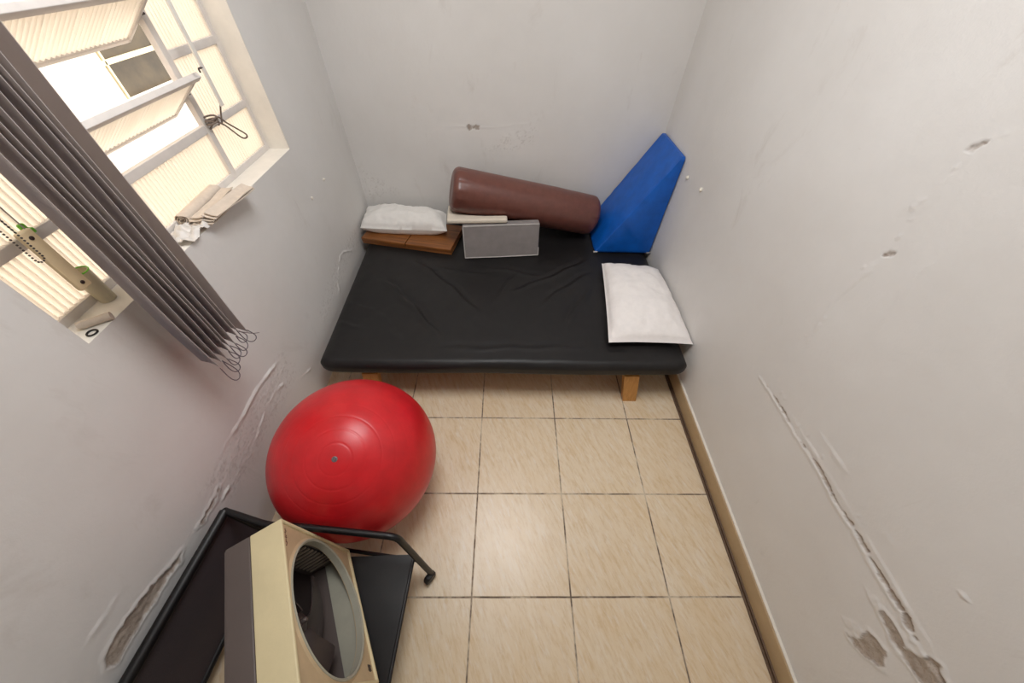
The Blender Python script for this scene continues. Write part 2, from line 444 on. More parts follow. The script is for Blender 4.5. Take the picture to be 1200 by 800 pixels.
FINE = 0.004
spec_r = [
    ('crack', [(-0.153, 0.624), (-0.303, 0.636), (-0.409, 0.635), (-0.52, 0.648), (-0.62, 0.639), (-0.708, 0.649), (-0.776, 0.644), (-0.846, 0.648), (-0.893, 0.651), (-0.926, 0.638), (-0.972, 0.649), (-1.03, 0.646)], 0.0035, 0.0100, 0.85),
    ('ridge', [(-0.25, 0.655), (-0.55, 0.668), (-0.80, 0.672), (-1.00, 0.668)], 0.0016, 0.012),
    ('patch', [(-0.926, 0.427), (-0.935, 0.473), (-0.922, 0.505), (-0.938, 0.522), (-0.963, 0.528), (-0.974, 0.511), (-0.994, 0.491), (-0.973, 0.466), (-0.944, 0.434)], 0.004),
    ('patch', [(-0.883, 0.592), (-0.912, 0.606), (-0.951, 0.600), (-0.969, 0.629), (-0.983, 0.66), (-1.03, 0.65), (-1.03, 0.595), (-0.98, 0.579), (-0.954, 0.566), (-0.89, 0.577)], 0.004),
    ('flake', [(-0.816, 0.574), (-0.851, 0.598), (-0.88, 0.59), (-0.889, 0.565), (-0.856, 0.564)], 0.002),
    ('flake', [(-0.883, 0.439), (-0.907, 0.44), (-0.93, 0.459), (-0.92, 0.505), (-0.893, 0.478)], 0.002),
    ('ridge', [(-0.23, 1.56), (-0.156, 1.483), (-0.131, 1.327), (-0.174, 1.216), (-0.15, 1.035), (-0.203, 0.808)], 0.0022, 0.012),
    ('ridge', [(-0.30, 1.40), (-0.26, 1.22), (-0.30, 1.05)], 0.0012, 0.02),
    ('ridge', [(-0.40, 0.72), (-0.62, 0.735), (-0.80, 0.73)], 0.0016, 0.014),
    ('chip', [(-0.124, 1.45), (-0.126, 1.459), (-0.149, 1.48), (-0.147, 1.465), (-0.138, 1.451)]),
    ('chip', [(-0.158, 1.199), (-0.164, 1.216), (-0.179, 1.224), (-0.183, 1.211)]),
    ('flake', [(-0.850, 0.812), (-0.862, 0.828), (-0.876, 0.82), (-0.866, 0.808)], 0.004),
]
fr = np.random.default_rng(12)
for pth, cnt in (([(-0.20, 1.53), (-0.134, 1.458), (-0.131, 1.327), (-0.174, 1.216), (-0.15, 1.035), (-0.203, 0.808)], 26), ([(-0.25, 0.66), (-0.55, 0.675), (-0.9, 0.69)], 16)):
    pth = np.array(pth); seg = np.linspace(0, 1, len(pth))
    for t_ in fr.random(cnt):
        c_ = np.array([np.interp(t_, seg, pth[:, 0]), np.interp(t_, seg, pth[:, 1])]) + fr.normal(0, 0.009, 2)
        r_ = fr.uniform(0.003, 0.009); a_ = fr.uniform(0, 6.28)
        spec_r.append(('flake', [tuple(c_ + r_ * np.array([math.cos(a_ + q) * 0.8, math.sin(a_ + q) * 1.5])) for q in (0, 1.3, 2.4, 3.9, 5.1)], fr.uniform(0.0008, 0.0019)))
wall('wall_right', lines(YF, YB, -1.12, YB, FINE, 0.1), lines(0, ZC, 0.0, 1.72, FINE, 0.1),
     lambda u, v, h: np.stack([XR - h, u, v], 1), spec_r, 1, flip=True)
spec_l = [
    ('patch', [(-0.708, 0.413), (-0.745, 0.422), (-0.788, 0.449), (-0.852, 0.471), (-0.919, 0.49), (-0.961, 0.486), (-0.986, 0.46), (-0.984, 0.433), (-0.935, 0.434), (-0.866, 0.42), (-0.804, 0.414), (-0.742, 0.401)], 0.0045),
    ('patch', [(-0.503, 0.405), (-0.543, 0.396), (-0.637, 0.402), (-0.617, 0.390), (-0.547, 0.384)], 0.004),
    ('ridge', [(0.067, 0.436), (-0.033, 0.464), (-0.153, 0.48), (-0.248, 0.474), (-0.358, 0.477), (-0.465, 0.483)], 0.0045, 0.012),
    ('ridge', [(0.024, 0.333), (-0.073, 0.372), (-0.18, 0.37), (-0.237, 0.354), (-0.312, 0.338)], 0.0045, 0.010),
    ('ridge', [(0.183, 0.204), (0.084, 0.247)], 0.004, 0.009),
    ('ridge', [(-0.388, 0.349), (-0.471, 0.348), (-0.524, 0.369)], 0.0045, 0.010),
    ('ridge', [(-0.83, 0.553), (-0.94, 0.563), (-1.005, 0.554), (-1.06, 0.552)], 0.0035, 0.012),
    ('ridge', [(-0.453, 0.344), (-0.507, 0.363), (-0.541, 0.356)], 0.004, 0.009),
    ('ridge', [(1.071, 0.334), (0.95, 0.40), (0.886, 0.412), (0.743, 0.326), (0.709, 0.252)], 0.004, 0.010),
    ('rough', [(0.45, 0.26), (0.9, 0.30), (1.2, 0.30), (1.2, 0.42), (0.8, 0.43), (0.45, 0.36)], 0.0018),
    ('rough', [(-0.55, 0.30), (0.1, 0.28), (0.1, 0.46), (-0.55, 0.47)], 0.0016),
]
wall('wall_left', lines(YF, YB, -1.12, YB, FINE, 0.1, (WY0, WY1)), lines(0, ZC, 0.0, 1.02, FINE, 0.05, (WZ0, WZ1)),
     lambda u, v, h: np.stack([XL + h, u, v], 1), spec_l, 2, hole=(WY0, WY1, WZ0, WZ1))
spec_b = [
    ('chip', [(-0.141, 0.943), (-0.125, 0.953), (-0.100, 0.944), (-0.088, 0.949), (-0.055, 0.949), (-0.062, 0.925), (-0.088, 0.929), (-0.104, 0.933), (-0.122, 0.919)]),
    ('rough', [(-0.017, 0.809), (0.123, 0.914), (0.319, 0.99), (0.291, 0.841), (0.096, 0.785)], 0.0022),
    ('rough', [(-0.90, 0.45), (-0.90, 0.70), (-0.80, 0.62), (-0.62, 0.50)], 0.0022),
    ('ridge', [(0.861, 1.56), (0.868, 1.446), (0.872, 1.405)], 0.0025, 0.006),
    ('ridge', [(-0.901, 0.565), (-0.828, 0.504), (-0.759, 0.408)], 0.002, 0.008),
    ('ridge', [(-0.32, 0.935), (-0.147, 0.938), (0.014, 0.936), (0.3, 0.97)], 0.0014, 0.006),
]
wall('wall_back', lines(XL, XR, XL, XR, 0.006, 0.1), lines(0, ZC, 0.25, 1.62, 0.006, 0.1),
     lambda u, v, h: np.stack([u, YB - h, v], 1), spec_b, 3)
mesh('wall_front', box((XL - 0.05, YF - 0.1, 0), (XR + 0.05, YF, ZC), 0.001), M['wall'], kind='structure', smooth=False)
mesh('floor', box((XL - 0.12, YF - 0.1, -0.06), (XR + 0.12, YB + 0.12, 0.0), 0.001), M['floor'], kind='structure', smooth=False)
mesh('ceiling', box((XL - 0.12, YF - 0.1, ZC), (XR + 0.12, YB + 0.12, ZC + 0.12), 0.001), M['ceil'], kind='structure', smooth=False)
# baseboards
bb = mesh('baseboard_right', box((1.113, YF, 0.012), (1.1295, YB, 0.098), 0.004), M['board'], kind='structure')
mesh('joint_strip', comb(box((1.0975, YF, 0.0), (1.106, YB, 0.009), 0.003), box((1.1075, YF, 0.0), (1.1285, YB, 0.014), 0.003)), M['shoe'], bb)
mesh('caulk_line', box((1.1185, YF, 0.097), (1.1300, YB, 0.1025), 0.002), M['caulk'], bb)
for y, z in ((1.023, 0.875), (0.836, 0.897)):
    v, f = sphere((XR - 0.003, y, z), 0.010, 8); v = v + fbm(v, 160, 2)[:, None] * 0.006
    mesh('wall_putty', (v, f), M['caulk'], bpy.data.objects['wall_right'])
for y, z in ((1.044, 0.816), (0.85, 0.804)):
    v, f = sphere((XL + 0.002, y, z), 0.007, 8); v = v + fbm(v, 160, 4)[:, None] * 0.005
    mesh('wall_putty', (v, f), M['caulk'], bpy.data.objects['wall_left'])

# ------------------------------------------------------------------ window
win = thing('window_1', None, None, (GX, 0.236, WZ0), kind='structure')
XO = -1.06
mesh('sill', box((XO, WY0 - 0.02, WZ0 - 0.05), (XL - 0.0008, WY1 + 0.02, WZ0), 0.0005), M['sill'], win)
mesh('jamb', comb(box((XO, WY0 - 0.04, WZ0 - 0.05), (XL - 0.0008, WY0, WZ1 + 0.05), 0.0005),
                  box((XO, WY1, WZ0 - 0.05), (XL - 0.0008, WY1 + 0.04, WZ1 + 0.05), 0.0005),
                  box((XO, WY0 - 0.04, WZ1), (XL - 0.0008, WY1 + 0.04, WZ1 + 0.05), 0.0005)), M['sill'], win)
ML, MR = -0.07, 0.535
ROWS = [1.062, 1.240, 1.450, 1.660, 1.870, 2.088]
fx0, fx1 = GX - 0.014, GX + 0.006
mesh('outer_frame', comb(box((fx0, WY0 - 0.01, WZ0 - 0.01), (fx1, WY1 + 0.01, WZ0 + 0.024), 0.002), box((fx0, WY0 - 0.01, WZ1 - 0.024), (fx1, WY1 + 0.01, WZ1 + 0.01), 0.002),
                         box((fx0 + 0.001, WY0 - 0.009, WZ0), (fx1 - 0.0008, WY0 + 0.022, WZ1), 0.002), box((fx0 + 0.001, WY1 - 0.022, WZ0), (fx1 - 0.0008, WY1 + 0.009, WZ1), 0.002)), M['frame'], win)
for y in (ML, MR):
    mesh('mullion', box((fx0, y - 0.014, WZ0), (fx1 + 0.002, y + 0.014, WZ1), 0.002), M['frame'], win)
for z in ROWS[1:-1]:
    mesh('crossbar', box((fx0 + 0.001, MR, z - 0.013), (fx1 - 0.001, WY1 - 0.01, z + 0.013), 0.002), M['frame'], win)
    mesh('crossbar', box((fx0 + 0.001, WY0 + 0.01, z - 0.013), (fx1 - 0.001, ML, z + 0.013), 0.002), M['frame'], win)
mesh('crossbar', box((fx0 + 0.001, ML, 1.222), (fx1 - 0.001, MR, 1.250), 0.002), M['frame'], win)

def ribbed(y0, y1, z0, z1, pitch=0.0165):
    n = int((y1 - y0) / pitch * 6); ys = np.linspace(y0, y1, n); zs = np.linspace(z0, z1, 2)
    w = 0.0046 * np.cos(2 * np.pi * ys / pitch)
    P = np.zeros((n, 2, 3)); P[:, :, 0] = (GX - 0.004 + w)[:, None]; P[:, :, 1] = ys[:, None]; P[:, :, 2] = zs[None]
    return sheet(P, 0.002)
for a, b in zip(ROWS[:-1], ROWS[1:]):
    mesh('pane', ribbed(MR + 0.012, WY1 - 0.018, a + 0.010, b - 0.010), M['pane'], win, auto=60)
    mesh('pane', ribbed(WY0 + 0.018, ML - 0.012, a + 0.010, b - 0.010), M['pane'], win, auto=60)
mesh('pane', ribbed(ML + 0.012, MR - 0.012, ROWS[0] + 0.010, 1.226), M['pane'], win, auto=60)
# three tilted sashes: tops lean into the room
TA = math.radians(52)
ez = np.array([math.sin(TA), 0, math.cos(TA)]); ex = np.array([math.cos(TA), 0, -math.sin(TA)])
S0, S1, HH = ML + 0.018, MR - 0.018, 0.100
for zc in (1.345, 1.555, 1.765, 1.975):
    O = np.array([GX + 0.004, 0, zc])
    def loc(g): return frame_map(g[0], O, ex, (0, 1, 0), ez), g[1]
    sash = mesh('tilting_sash', loc(comb(box((-0.008, S0, HH - 0.022), (0.010, S1 + 0.012, HH), 0.002), box((-0.008, S0, -HH), (0.008, S1, -HH + 0.016), 0.002),
                                         box((-0.008, S0, -HH), (0.008, S0 + 0.014, HH), 0.002), box((-0.008, S1 - 0.014, -HH), (0.008, S1, HH), 0.002))), M['frame'], win)
    n = int((S1 - S0) / 0.0165 * 6); ys = np.linspace(S0 + 0.010, S1 - 0.010, n)
    P = np.zeros((n, 2, 3)); P[:, :, 0] = (0.0040 * np.cos(2 * np.pi * ys / 0.0165))[:, None]; P[:, :, 1] = ys[:, None]; P[:, :, 2] = np.array([-HH + 0.012, HH - 0.018])[None]
    mesh('pane', loc(sheet(P, 0.002)), M['pane'], sash, auto=60)
    mesh('pivot', comb(lathe([(0.005, 0), (0.005, 0.030)], (GX + 0.004, S1 - 0.006, zc), (0, 1, 0), 10),
                       lathe([(0.0045, 0), (0.0045, 0.008)], tuple(O + ez * (HH - 0.012) + np.array([0, S1, 0])), (0, 1, 0), 10)), M['screw'], sash)
RX, RY = -0.938, 0.576
rod = mesh('opening_rod', box((RX - 0.003, RY - 0.009, 1.30), (RX + 0.003, RY + 0.009, 2.06), 0.001), M['sill'], win)
mesh('rod_hook', comb(*[tube(smooth_path([(RX, RY, zc + 0.07), (RX + 0.004, RY - 0.030, zc + 0.072), (RX + 0.012, RY - 0.040, zc + 0.065)], 0.01), 0.003, 6) for zc in (1.345, 1.555, 1.765)]), M['screw'], rod)
# rope knotted round the rod and mullion
rp = [(-0.998, 0.530, 1.235), (-0.985, 0.560, 1.255), (-0.975, 0.575, 1.262), (-0.972, 0.600, 1.235), (-0.968, 0.645, 1.195), (-0.966, 0.668, 1.172), (-0.970, 0.668, 1.160), (-0.972, 0.640, 1.170), (-0.975, 0.590, 1.228), (-0.982, 0.565, 1.250)]
rp2 = [(-0.978, 0.578, 1.236), (-0.968, 0.588, 1.270), (-0.955, 0.592, 1.300), (-0.945, 0.590, 1.325), (-0.944, 0.575, 1.332)]
def cr(pts, k=8):
    P = [np.array(p, float) for p in pts]; P = [2 * P[0] - P[1]] + P + [2 * P[-1] - P[-2]]; out = []
    for i in range(1, len(P) - 2):
        for j in range(k):
            t = j / k; a, b, c, d = P[i - 1:i + 3]
            out.append(0.5 * (2 * b + (c - a) * t + (2 * a - 5 * b + 4 * c - d) * t * t + (3 * b - a - 3 * c + d) * t ** 3))
    out.append(P[-2]); return out
coil = [(-0.990 + 0.016 * math.cos(a * 2 * math.pi / 12), 0.552 + 0.026 * math.sin(a * 2 * math.pi / 12), 1.243 + a * 0.0009) for a in range(32)]
mesh('rope', comb(tube(cr(rp), 0.0030, 7), tube(cr(rp2), 0.0028, 7), tube(coil, 0.0030, 7)), M['rope'],
     label='thin grey rope knotted with a loop around the window mullion', cat='rope', loc=(-0.985, 0.57, 1.24))

# ------------------------------------------------------------------ outside the window
mesh('exterior_ground', box((-6.0, -6, -0.3), (XL - 0.3, 8, -0.1), 0.001), M['ground'], kind='structure', smooth=False)
EX = -2.3
NY0, NY1, NZ0, NZ1 = 1.690, 3.10, 0.99, 1.95
mesh('exterior_wall', comb(box((EX - 0.2, -6, -0.1), (EX, NY0, 6), 0.001), box((EX - 0.2, NY1, -0.1), (EX, 8, 6), 0.001),
                           box((EX - 0.2, NY0, -0.1), (EX, NY1, NZ0), 0.001), box((EX - 0.2, NY0, NZ1), (EX, NY1, 6), 0.001)), M['outside'], kind='structure', smooth=False)
w2 = mesh('window_2', box((EX - 0.06, NY0, NZ0), (EX - 0.05, NY1, NZ1), 0.001), M['darkglass'], kind='structure', smooth=False)
mesh('muntin', comb(*[box((EX - 0.05, y - 0.008, NZ0), (EX - 0.030, y + 0.008, NZ1), 0.003) for y in (1.748, 2.26, 2.76)],
                    *[box((EX - 0.05, NY0, z - 0.012), (EX - 0.030, NY1, z + 0.012), 0.003) for z in (1.175, 1.56)]), M['cream_bar'], w2)

# ------------------------------------------------------------------ vertical blind gathered to one side
BX = -0.820
vb = thing('vertical_blind', 'grey vertical blind gathered in one bunch in front of the window', 'blind', (BX, -0.17, 0.80))
mesh('head_rail', box((BX - 0.02, -0.50, 2.235), (BX + 0.02, 0.98, 2.265), 0.004), M['rail'], vb)
for y in (-0.42, 0.88): mesh('rail_bracket', box((XL, y, 2.262), (BX + 0.01, y + 0.03, 2.270), 0.002), M['rail'], vb)
slat_y = list(-0.260 + 0.0193 * np.arange(8)) + [-0.104]
ang = [math.radians(a) for a in (-21, -18, -20, -17, -21, -19, -17, -20, -6)]
bots = []
for k, (y, a) in enumerate(zip(slat_y, ang)):
    zb = 0.836 - 0.022 * (1 - k / 7) + 0.008 * math.sin(k * 2.1)
    if k == len(slat_y) - 1: zb = 0.812
    nz, nw = 40, 9
    zz = np.linspace(zb, 2.235, nz); ww = np.concatenate([[-0.0445, -0.0425], np.linspace(-0.04, 0.04, nw), [0.0425, 0.0445]]); nw = len(ww)
    P = np.zeros((nw, nz, 3))
    for i, w in enumerate(ww):
        bow = 0.005 * math.cos(w / 0.0445 * math.pi / 2)
        wob = 0.0035 * np.sin(zz * 4 + k * 1.7) + 0.0015 * np.sin(zz * 11 + k)
        xx = w * math.cos(a) - bow * math.sin(a); yy = w * math.sin(a) + bow * math.cos(a)
        lift = 0.022 * (0.5 - w / 0.089) if k == len(slat_y) - 1 else 0.0
        P[i, :, 0] = BX + xx; P[i, :, 1] = y + yy + wob; P[i, :, 2] = zz
        P[i, 0, 2] += lift
    hem = np.repeat((np.abs(ww) > 0.043).astype(float), nz); hem = np.concatenate([hem, hem])
    mesh('slat', sheet(P, 0.0012), M['slat'], vb, auto=60, attrs={'hem': hem})
    bots.append((BX + 0.040 * math.cos(a), y + 0.04 * math.sin(a), zb))
for k in range(len(bots) - 1):
    p, q = np.array(bots[k]), np.array(bots[k + 1]); dp = 0.075 if k == 0 else 0.045 + 0.012 * math.sin(k * 1.9)
    pts = [p + (q - p) * t + np.array([0.004 * math.sin(math.pi * t), 0, -dp * 4 * t * (1 - t) + 0.004]) for t in np.linspace(0, 1, 14)]
    # loops bulge sideways as they hang
    pts = [x + np.array([0.012 * math.sin(math.pi * t), -0.012 * math.sin(2 * math.pi * t), 0]) for x, t in zip(pts, np.linspace(0, 1, 14))]
    mesh('spacer_chain', tube(pts, 0.0016, 6), M['chain'], vb)
mesh('spacer_chain', tube(cr([bots[-2], (bots[-2][0] + 0.01, bots[-2][1] + 0.03, 0.80), (bots[-2][0] + 0.012, bots[-2][1] + 0.055, 0.775)], 4), 0.0014, 6), M['chain'], vb)
# beige cord weight with two screws, and the two cords it hangs on
CX = -0.880
wt = mesh('cord_weight', box((CX - 0.006, -0.309, 1.166), (CX + 0.006, -0.278, 1.316), 0.004), M['beige'], vb)
for z in (1.300, 1.182):
    mesh('screw', lathe([(0.0045, 0), (0.0045, 0.002), (0.003, 0.003)], (CX + 0.0055, -0.2935, z), (1, 0, 0), 12), M['screw'], wt)
mesh('pull_cord', comb(tube([(CX, -0.284, 1.31), (CX, -0.284, 2.24)], 0.0014, 6), tube([(CX, -0.303, 1.31), (CX, -0.303, 2.24)], 0.0014, 6)), M['cord'], vb)
cz, r = 1.268, 0.0085
loop = [(CX + 0.012, -0.319 + r, z) for z in np.arange(2.235, cz, -0.0062)] + [(CX + 0.012, -0.319 + r * math.cos(a), cz - r * math.sin(a)) for a in np.linspace(0, math.pi, 6)] + [(CX + 0.012, -0.319 - r, z) for z in np.arange(cz, 2.235, 0.0062)]
mesh('bead_chain', comb(*[sphere(p, 0.0021, 4) for p in loop]), M['beads'], vb)

# ------------------------------------------------------------------ things on the window sill
def strip(c, L, W, th, yaw, pitch=0.0, roll=0.0, curl=0.0, seed=0):
    n = 16; t = np.linspace(-0.5, 0.5, n); s = np.linspace(-0.5, 0.5, 7); P = np.zeros((n, 7, 3))
    for i in range(n):
        for j in range(7):
            P[i, j] = (t[i] * L, s[j] * W, curl * (s[j] ** 2) * 4 * 0.01 + 0.002 * math.sin(t[i] * 7 + seed))
    v, f = sheet(P, th)
    v = v @ np.array([[1, 0, 0], [0, math.cos(roll), math.sin(roll)], [0, -math.sin(roll), math.cos(roll)]])
    v = v @ np.array([[math.cos(pitch), 0, math.sin(pitch)], [0, 1, 0], [-math.sin(pitch), 0, math.cos(pitch)]])
    return rot_z(v, yaw) + np.array(c), f
# roll (spiral cross-section) lying along the sill
rc, ax0, ax1 = (-0.985, 0.165, 1.074), (-0.986, 0.158, 1.0745), (-0.998, 0.385, 1.0745)
th = np.linspace(0, 2 * math.pi * 2.6, 60); P = np.zeros((60, 6, 3))
for j, t in enumerate(np.linspace(0, 1, 6)):
    c = np.array(ax0) * (1 - t) + np.array(ax1) * t
    rr = 0.006 + 0.0165 * th / th[-1]
    P[:, j, 0] = c[0] + rr * np.cos(th) * 1.15; P[:, j, 1] = c[1] + 0.004 * np.sin(th * 3); P[:, j, 2] = c[2] + rr * np.sin(th) * 0.95
mesh('fabric_roll', sheet(P, 0.0018), M['paper'], label='rolled beige fabric strip lying nearest the glass at the blind-side pile on the sill', cat='fabric roll', loc=(-0.99, 0.27, 1.053))
specs = [
    ((-0.940, 0.262, 1.058), 0.235, 0.055, math.radians(93), 0.0, 0.00, 'lowest folded beige strip of the pile on the window sill, partly covered'),
    ((-0.905, 0.270, 1.066), 0.230, 0.050, math.radians(86), 0.0, 0.08, 'folded beige strip in the middle of the sill pile, propped on the lowest one'),
    ((-0.942, 0.268, 1.075), 0.225, 0.045, math.radians(91), 0.0, -0.10, 'folded pale strip on top of the sill pile, beside the fabric roll'),
    ((-0.884, 0.278, 1.082), 0.225, 0.048, math.radians(83), 0.0, 0.22, 'folded pale strip of the sill pile that juts out furthest over the wall edge'),
]
for i, (c, Ln, W, yaw, pt, rl, lab) in enumerate(specs):
    g = comb(strip(c, Ln, W, 0.003, yaw, pt, rl, 0.3, i), strip((c[0] + 0.003, c[1] + 0.004, c[2] + 0.005), Ln * 0.97, W * 0.9, 0.003, yaw + 0.03, pt, rl + 0.04, 0.3, i + 3))
    mesh('fabric_strip', g, M['paper'], label=lab, cat='fabric strip', group='folded strips on the window sill', loc=(c[0], c[1], 1.052), auto=60)
n = 26; P = np.zeros((n, n, 3)); ss = np.linspace(0, 1, n)
for i, a in enumerate(ss):
    for j, b in enumerate(ss):
        P[i, j] = (-1.000 + 0.098 * a, 0.030 + 0.125 * b + 0.02 * a, 1.056)
q = P.reshape(-1, 3); w = fbm(q, 30, 11); P[:, :, 2] += np.clip(np.abs(w).reshape(n, n) * 0.045, 0, 0.03)
P[:, :, 2] -= 0.0 * P[:, :, 0]
mesh('plastic_wrap', sheet(P, 0.0012), M['film'], label='crumpled white plastic wrap on the sill beside the pile of fabric strips', cat='plastic wrap', loc=(-0.95, 0.09, 1.052), auto=60)
# left end of the sill
mesh('paper_roll', lathe([(0.004, 0.0), (0.0095, 0.0), (0.0105, 0.01), (0.0100, 0.035), (0.0108, 0.068), (0.004, 0.068)], (-0.968, -0.325, 1.061), (0.80, 0.60, 0), 18), M['paper'],
     label='small pale paper roll lying on the sill corner behind the black ring', cat='paper roll', loc=(-0.94, -0.31, 1.051))
mesh('rubber_ring', tube([(-0.930 + 0.011 * math.cos(a), -0.338 + 0.011 * math.sin(a), 1.0525) for a in np.linspace(0, 2 * math.pi, 24, endpoint=False)], 0.0022, 8, True), M['rubber'],
     label='small black rubber ring lying on the near end of the window sill', cat='ring', loc=(-0.93, -0.338, 1.051))
cup = mesh('plastic_cup', lathe([(0.017, 0), (0.019, 0.001), (0.022, 0.095), (0.0205, 0.095), (0.0175, 0.004), (0.001, 0.004)], (-0.984, -0.210, 1.0505), (0, 0, 1), 24), M['cup'],
           label='small milky plastic cup with a green rim standing on the sill behind the blind weight', cat='cup', loc=(-0.984, -0.210, 1.0505))
mesh('rim', tube([(-0.984 + 0.0218 * math.cos(a), -0.210 + 0.0218 * math.sin(a), 1.1455) for a in np.linspace(0, 2 * math.pi, 28, endpoint=False)], 0.0018, 8, True), M['green'], cup)
mesh('plastic_clip', comb(box((-1.004, -0.222, 1.2532), (-0.988, -0.196, 1.266), 0.004), box((-1.001, -0.216, 1.262), (-0.991, -0.202, 1.280), 0.004)), M['green'],
     label='bright green plastic clip sitting on the window crossbar above the plastic cup', cat='clip', loc=(-0.996, -0.209, 1.2532))

# ------------------------------------------------------------------ therapy bed
BZ0, BZ1 = 0.200, 0.300
bed = thing('therapy_bed', 'low wide bed with a black vinyl mattress filling the end of the room', 'bed', (0.13, 0.82, 0.0))
YM0, YM1 = 0.140, 1.500
v, f = rbox((1.0, YM1 - YM0, BZ1 - BZ0), 0.040, (150, 110, 6), 5)
t = (v[:, 1] / (YM1 - YM0) + 0.5)
xl, xr = -0.838 + t * -0.03, 1.088 + t * 0.030
front_gap = np.clip(1 - t / 0.12, 0, 1)
x = xl + (v[:, 0] + 0.5) * (xr - xl); y = v[:, 1] + (YM0 + YM1) / 2; z = v[:, 2] + (BZ0 + BZ1) / 2
top = np.clip((z - 0.262) / 0.03, 0, 1)
Pm = np.stack([x, y, z], 1)
dz = 0.006 * fbm(Pm, 3.0, 21, 2) + 0.0022 * fbm(Pm * np.array([1, 1, 0]), 11, 25, 2)
def crease(p0, p1, amp, wid, curve=0.0):
    p0, p1 = np.array(p0), np.array(p1); d = p1 - p0; L = np.hypot(*d); d /= L; nrm = np.array([-d[1], d[0]])
    u = (x - p0[0]) * d[0] + (y - p0[1]) * d[1]; w = (x - p0[0]) * nrm[0] + (y - p0[1]) * nrm[1]
    s = np.clip(u / L, 0, 1); w = w - curve * np.sin(math.pi * s) + 0.006 * np.sin(u * 25)
    fade = np.clip(np.minimum(u, L - u) / (0.25 * L), 0, 1)
    return fade * amp * (np.exp(-(w / wid) ** 2) - 0.7 * np.exp(-((w - 1.6 * wid) / wid) ** 2))
for a in [((-0.72, 0.86), (-0.20, 0.27), 0.010, 0.018, 0.02), ((-0.52, 1.03), (-0.03, 0.50), 0.008, 0.016, 0.02), ((0.14, 0.70), (0.70, 1.06), 0.006, 0.015, -0.02),
          ((0.30, 0.55), (0.72, 0.92), 0.004, 0.014, 0.02), ((0.45, 0.40), (0.68, 0.80), 0.004, 0.015, 0.0), ((-0.45, 0.95), (0.05, 0.85), 0.003, 0.012, 0.0),
          ((-0.70, 0.60), (-0.40, 0.25), 0.004, 0.015, 0.0), ((-0.30, 0.24), (0.60, 0.26), 0.003, 0.015, 0.0), ((-0.05, 0.95), (0.35, 0.85), 0.004, 0.014, 0.01),
          ((0.05, 0.60), (0.20, 0.92), 0.003, 0.013, 0.0), ((-0.82, 0.45), (-0.68, 0.38), 0.004, 0.012, 0.0), ((-0.83, 0.62), (-0.66, 0.52), 0.004, 0.012, 0.0)]:
    dz = dz + crease(*a)
z = z + top * (1.35 * dz - 0.002)
side = 1 - top
y = y - 0.006 * side * np.abs(np.sin(x * 3.1)) * (t < 0.1)
mesh('mattress', (np.stack([x, y, z], 1), f), M['mattress'], bed, auto=70)
mesh('bed_frame', comb(box((-0.76, 0.215, 0.15), (1.01, 0.24, 0.2005), 0.003), box((-0.76, 1.44, 0.12), (1.01, 1.465, 0.2005), 0.003),
                       box((-0.76, 0.24, 0.14), (-0.735, 1.45, 0.2005), 0.003), box((0.985, 0.24, 0.14), (1.01, 1.45, 0.2005), 0.003),
                       box((-0.76, 0.178, 0.190), (1.02, 1.46, 0.201), 0.002)), M['bedwood'], bed)
def leg(xb, yb, xt, yt, wb, wt):
    V = []
    for xx, yy, zz, w in ((xb, yb, 0.0, wb), (xt, yt, 0.19, wt)):
        V += [(xx - w / 2, yy, zz), (xx + w / 2, yy, zz), (xx + w / 2, yy + 0.045, zz), (xx - w / 2, yy + 0.045, zz)]
    return np.array(V), [(3, 2, 1, 0), (4, 5, 6, 7), (0, 1, 5, 4), (1, 2, 6, 5), (2, 3, 7, 6), (3, 0, 4, 7)]
for xb, xt in ((0.839, 0.811), (-0.612, -0.600)):
    mesh('leg', leg(xb, 0.114, xt, 0.152, 0.076, 0.083), M['bedwood'], bed, smooth=False)
    mesh('leg', leg(xb, 1.40, xt, 1.38, 0.076, 0.083), M['bedwood'], bed, smooth=False)

# ------------------------------------------------------------------ cushions, board and boxes on the bed
def pillow(corners, z0, seam, h, inset=0.02, seed=0, wr=0.006, p=2.6, n=44):
    s = np.linspace(-1, 1, n); c = [np.array(k, float) for k in corners]   # order: back-left, back-right, front-right, front-left
    U, T = np.meshgrid(s, s, indexing='ij')
    k = inset; ua = U * (1 - k * (1 - T ** 2) * 1.0); ta = T * (1 - k * (1 - U ** 2) * 1.0)
    a, b = (ua + 1) / 2, (ta + 1) / 2
    XY = (c[3][None, None] * ((1 - a) * (1 - b))[..., None] + c[2][None, None] * (a * (1 - b))[..., None] + c[0][None, None] * ((1 - a) * b)[..., None] + c[1][None, None] * (a * b)[..., None])
    hh = ((1 - np.abs(U) ** p) * (1 - np.abs(T) ** p)) ** 0.5
    Q = np.stack([XY[..., 0].ravel(), XY[..., 1].ravel(), np.zeros(n * n)], 1)
    w = (fbm(Q, 9, seed) * wr * 1.6 + fbm(Q, 28, seed + 3) * wr * 0.8).reshape(n, n) * np.clip(hh * 2.5, 0, 1)
    top = np.dstack([XY, z0 + seam + h * hh + w]); bot = np.dstack([XY, z0 + 0.001 + (seam - 0.001) * (1 - np.clip(hh * 1.6, 0, 1))])
    V = np.vstack([top.reshape(-1, 3), bot.reshape(-1, 3)]); F = []; N = n * n
    for i in range(n - 1):
        for j in range(n - 1):
            q = (i * n + j, (i + 1) * n + j, (i + 1) * n + j + 1, i * n + j + 1); F += [q, tuple(x + N for x in q[::-1])]
    ring = [i * n for i in range(n)] + [(n - 1) * n + j for j in range(1, n)] + [i * n + n - 1 for i in range(n - 2, -1, -1)] + [j for j in range(n - 2, 0, -1)]
    for x_, y_ in zip(ring, ring[1:] + ring[:1]): F.append((y_, x_, x_ + N, y_ + N))
    return V, F
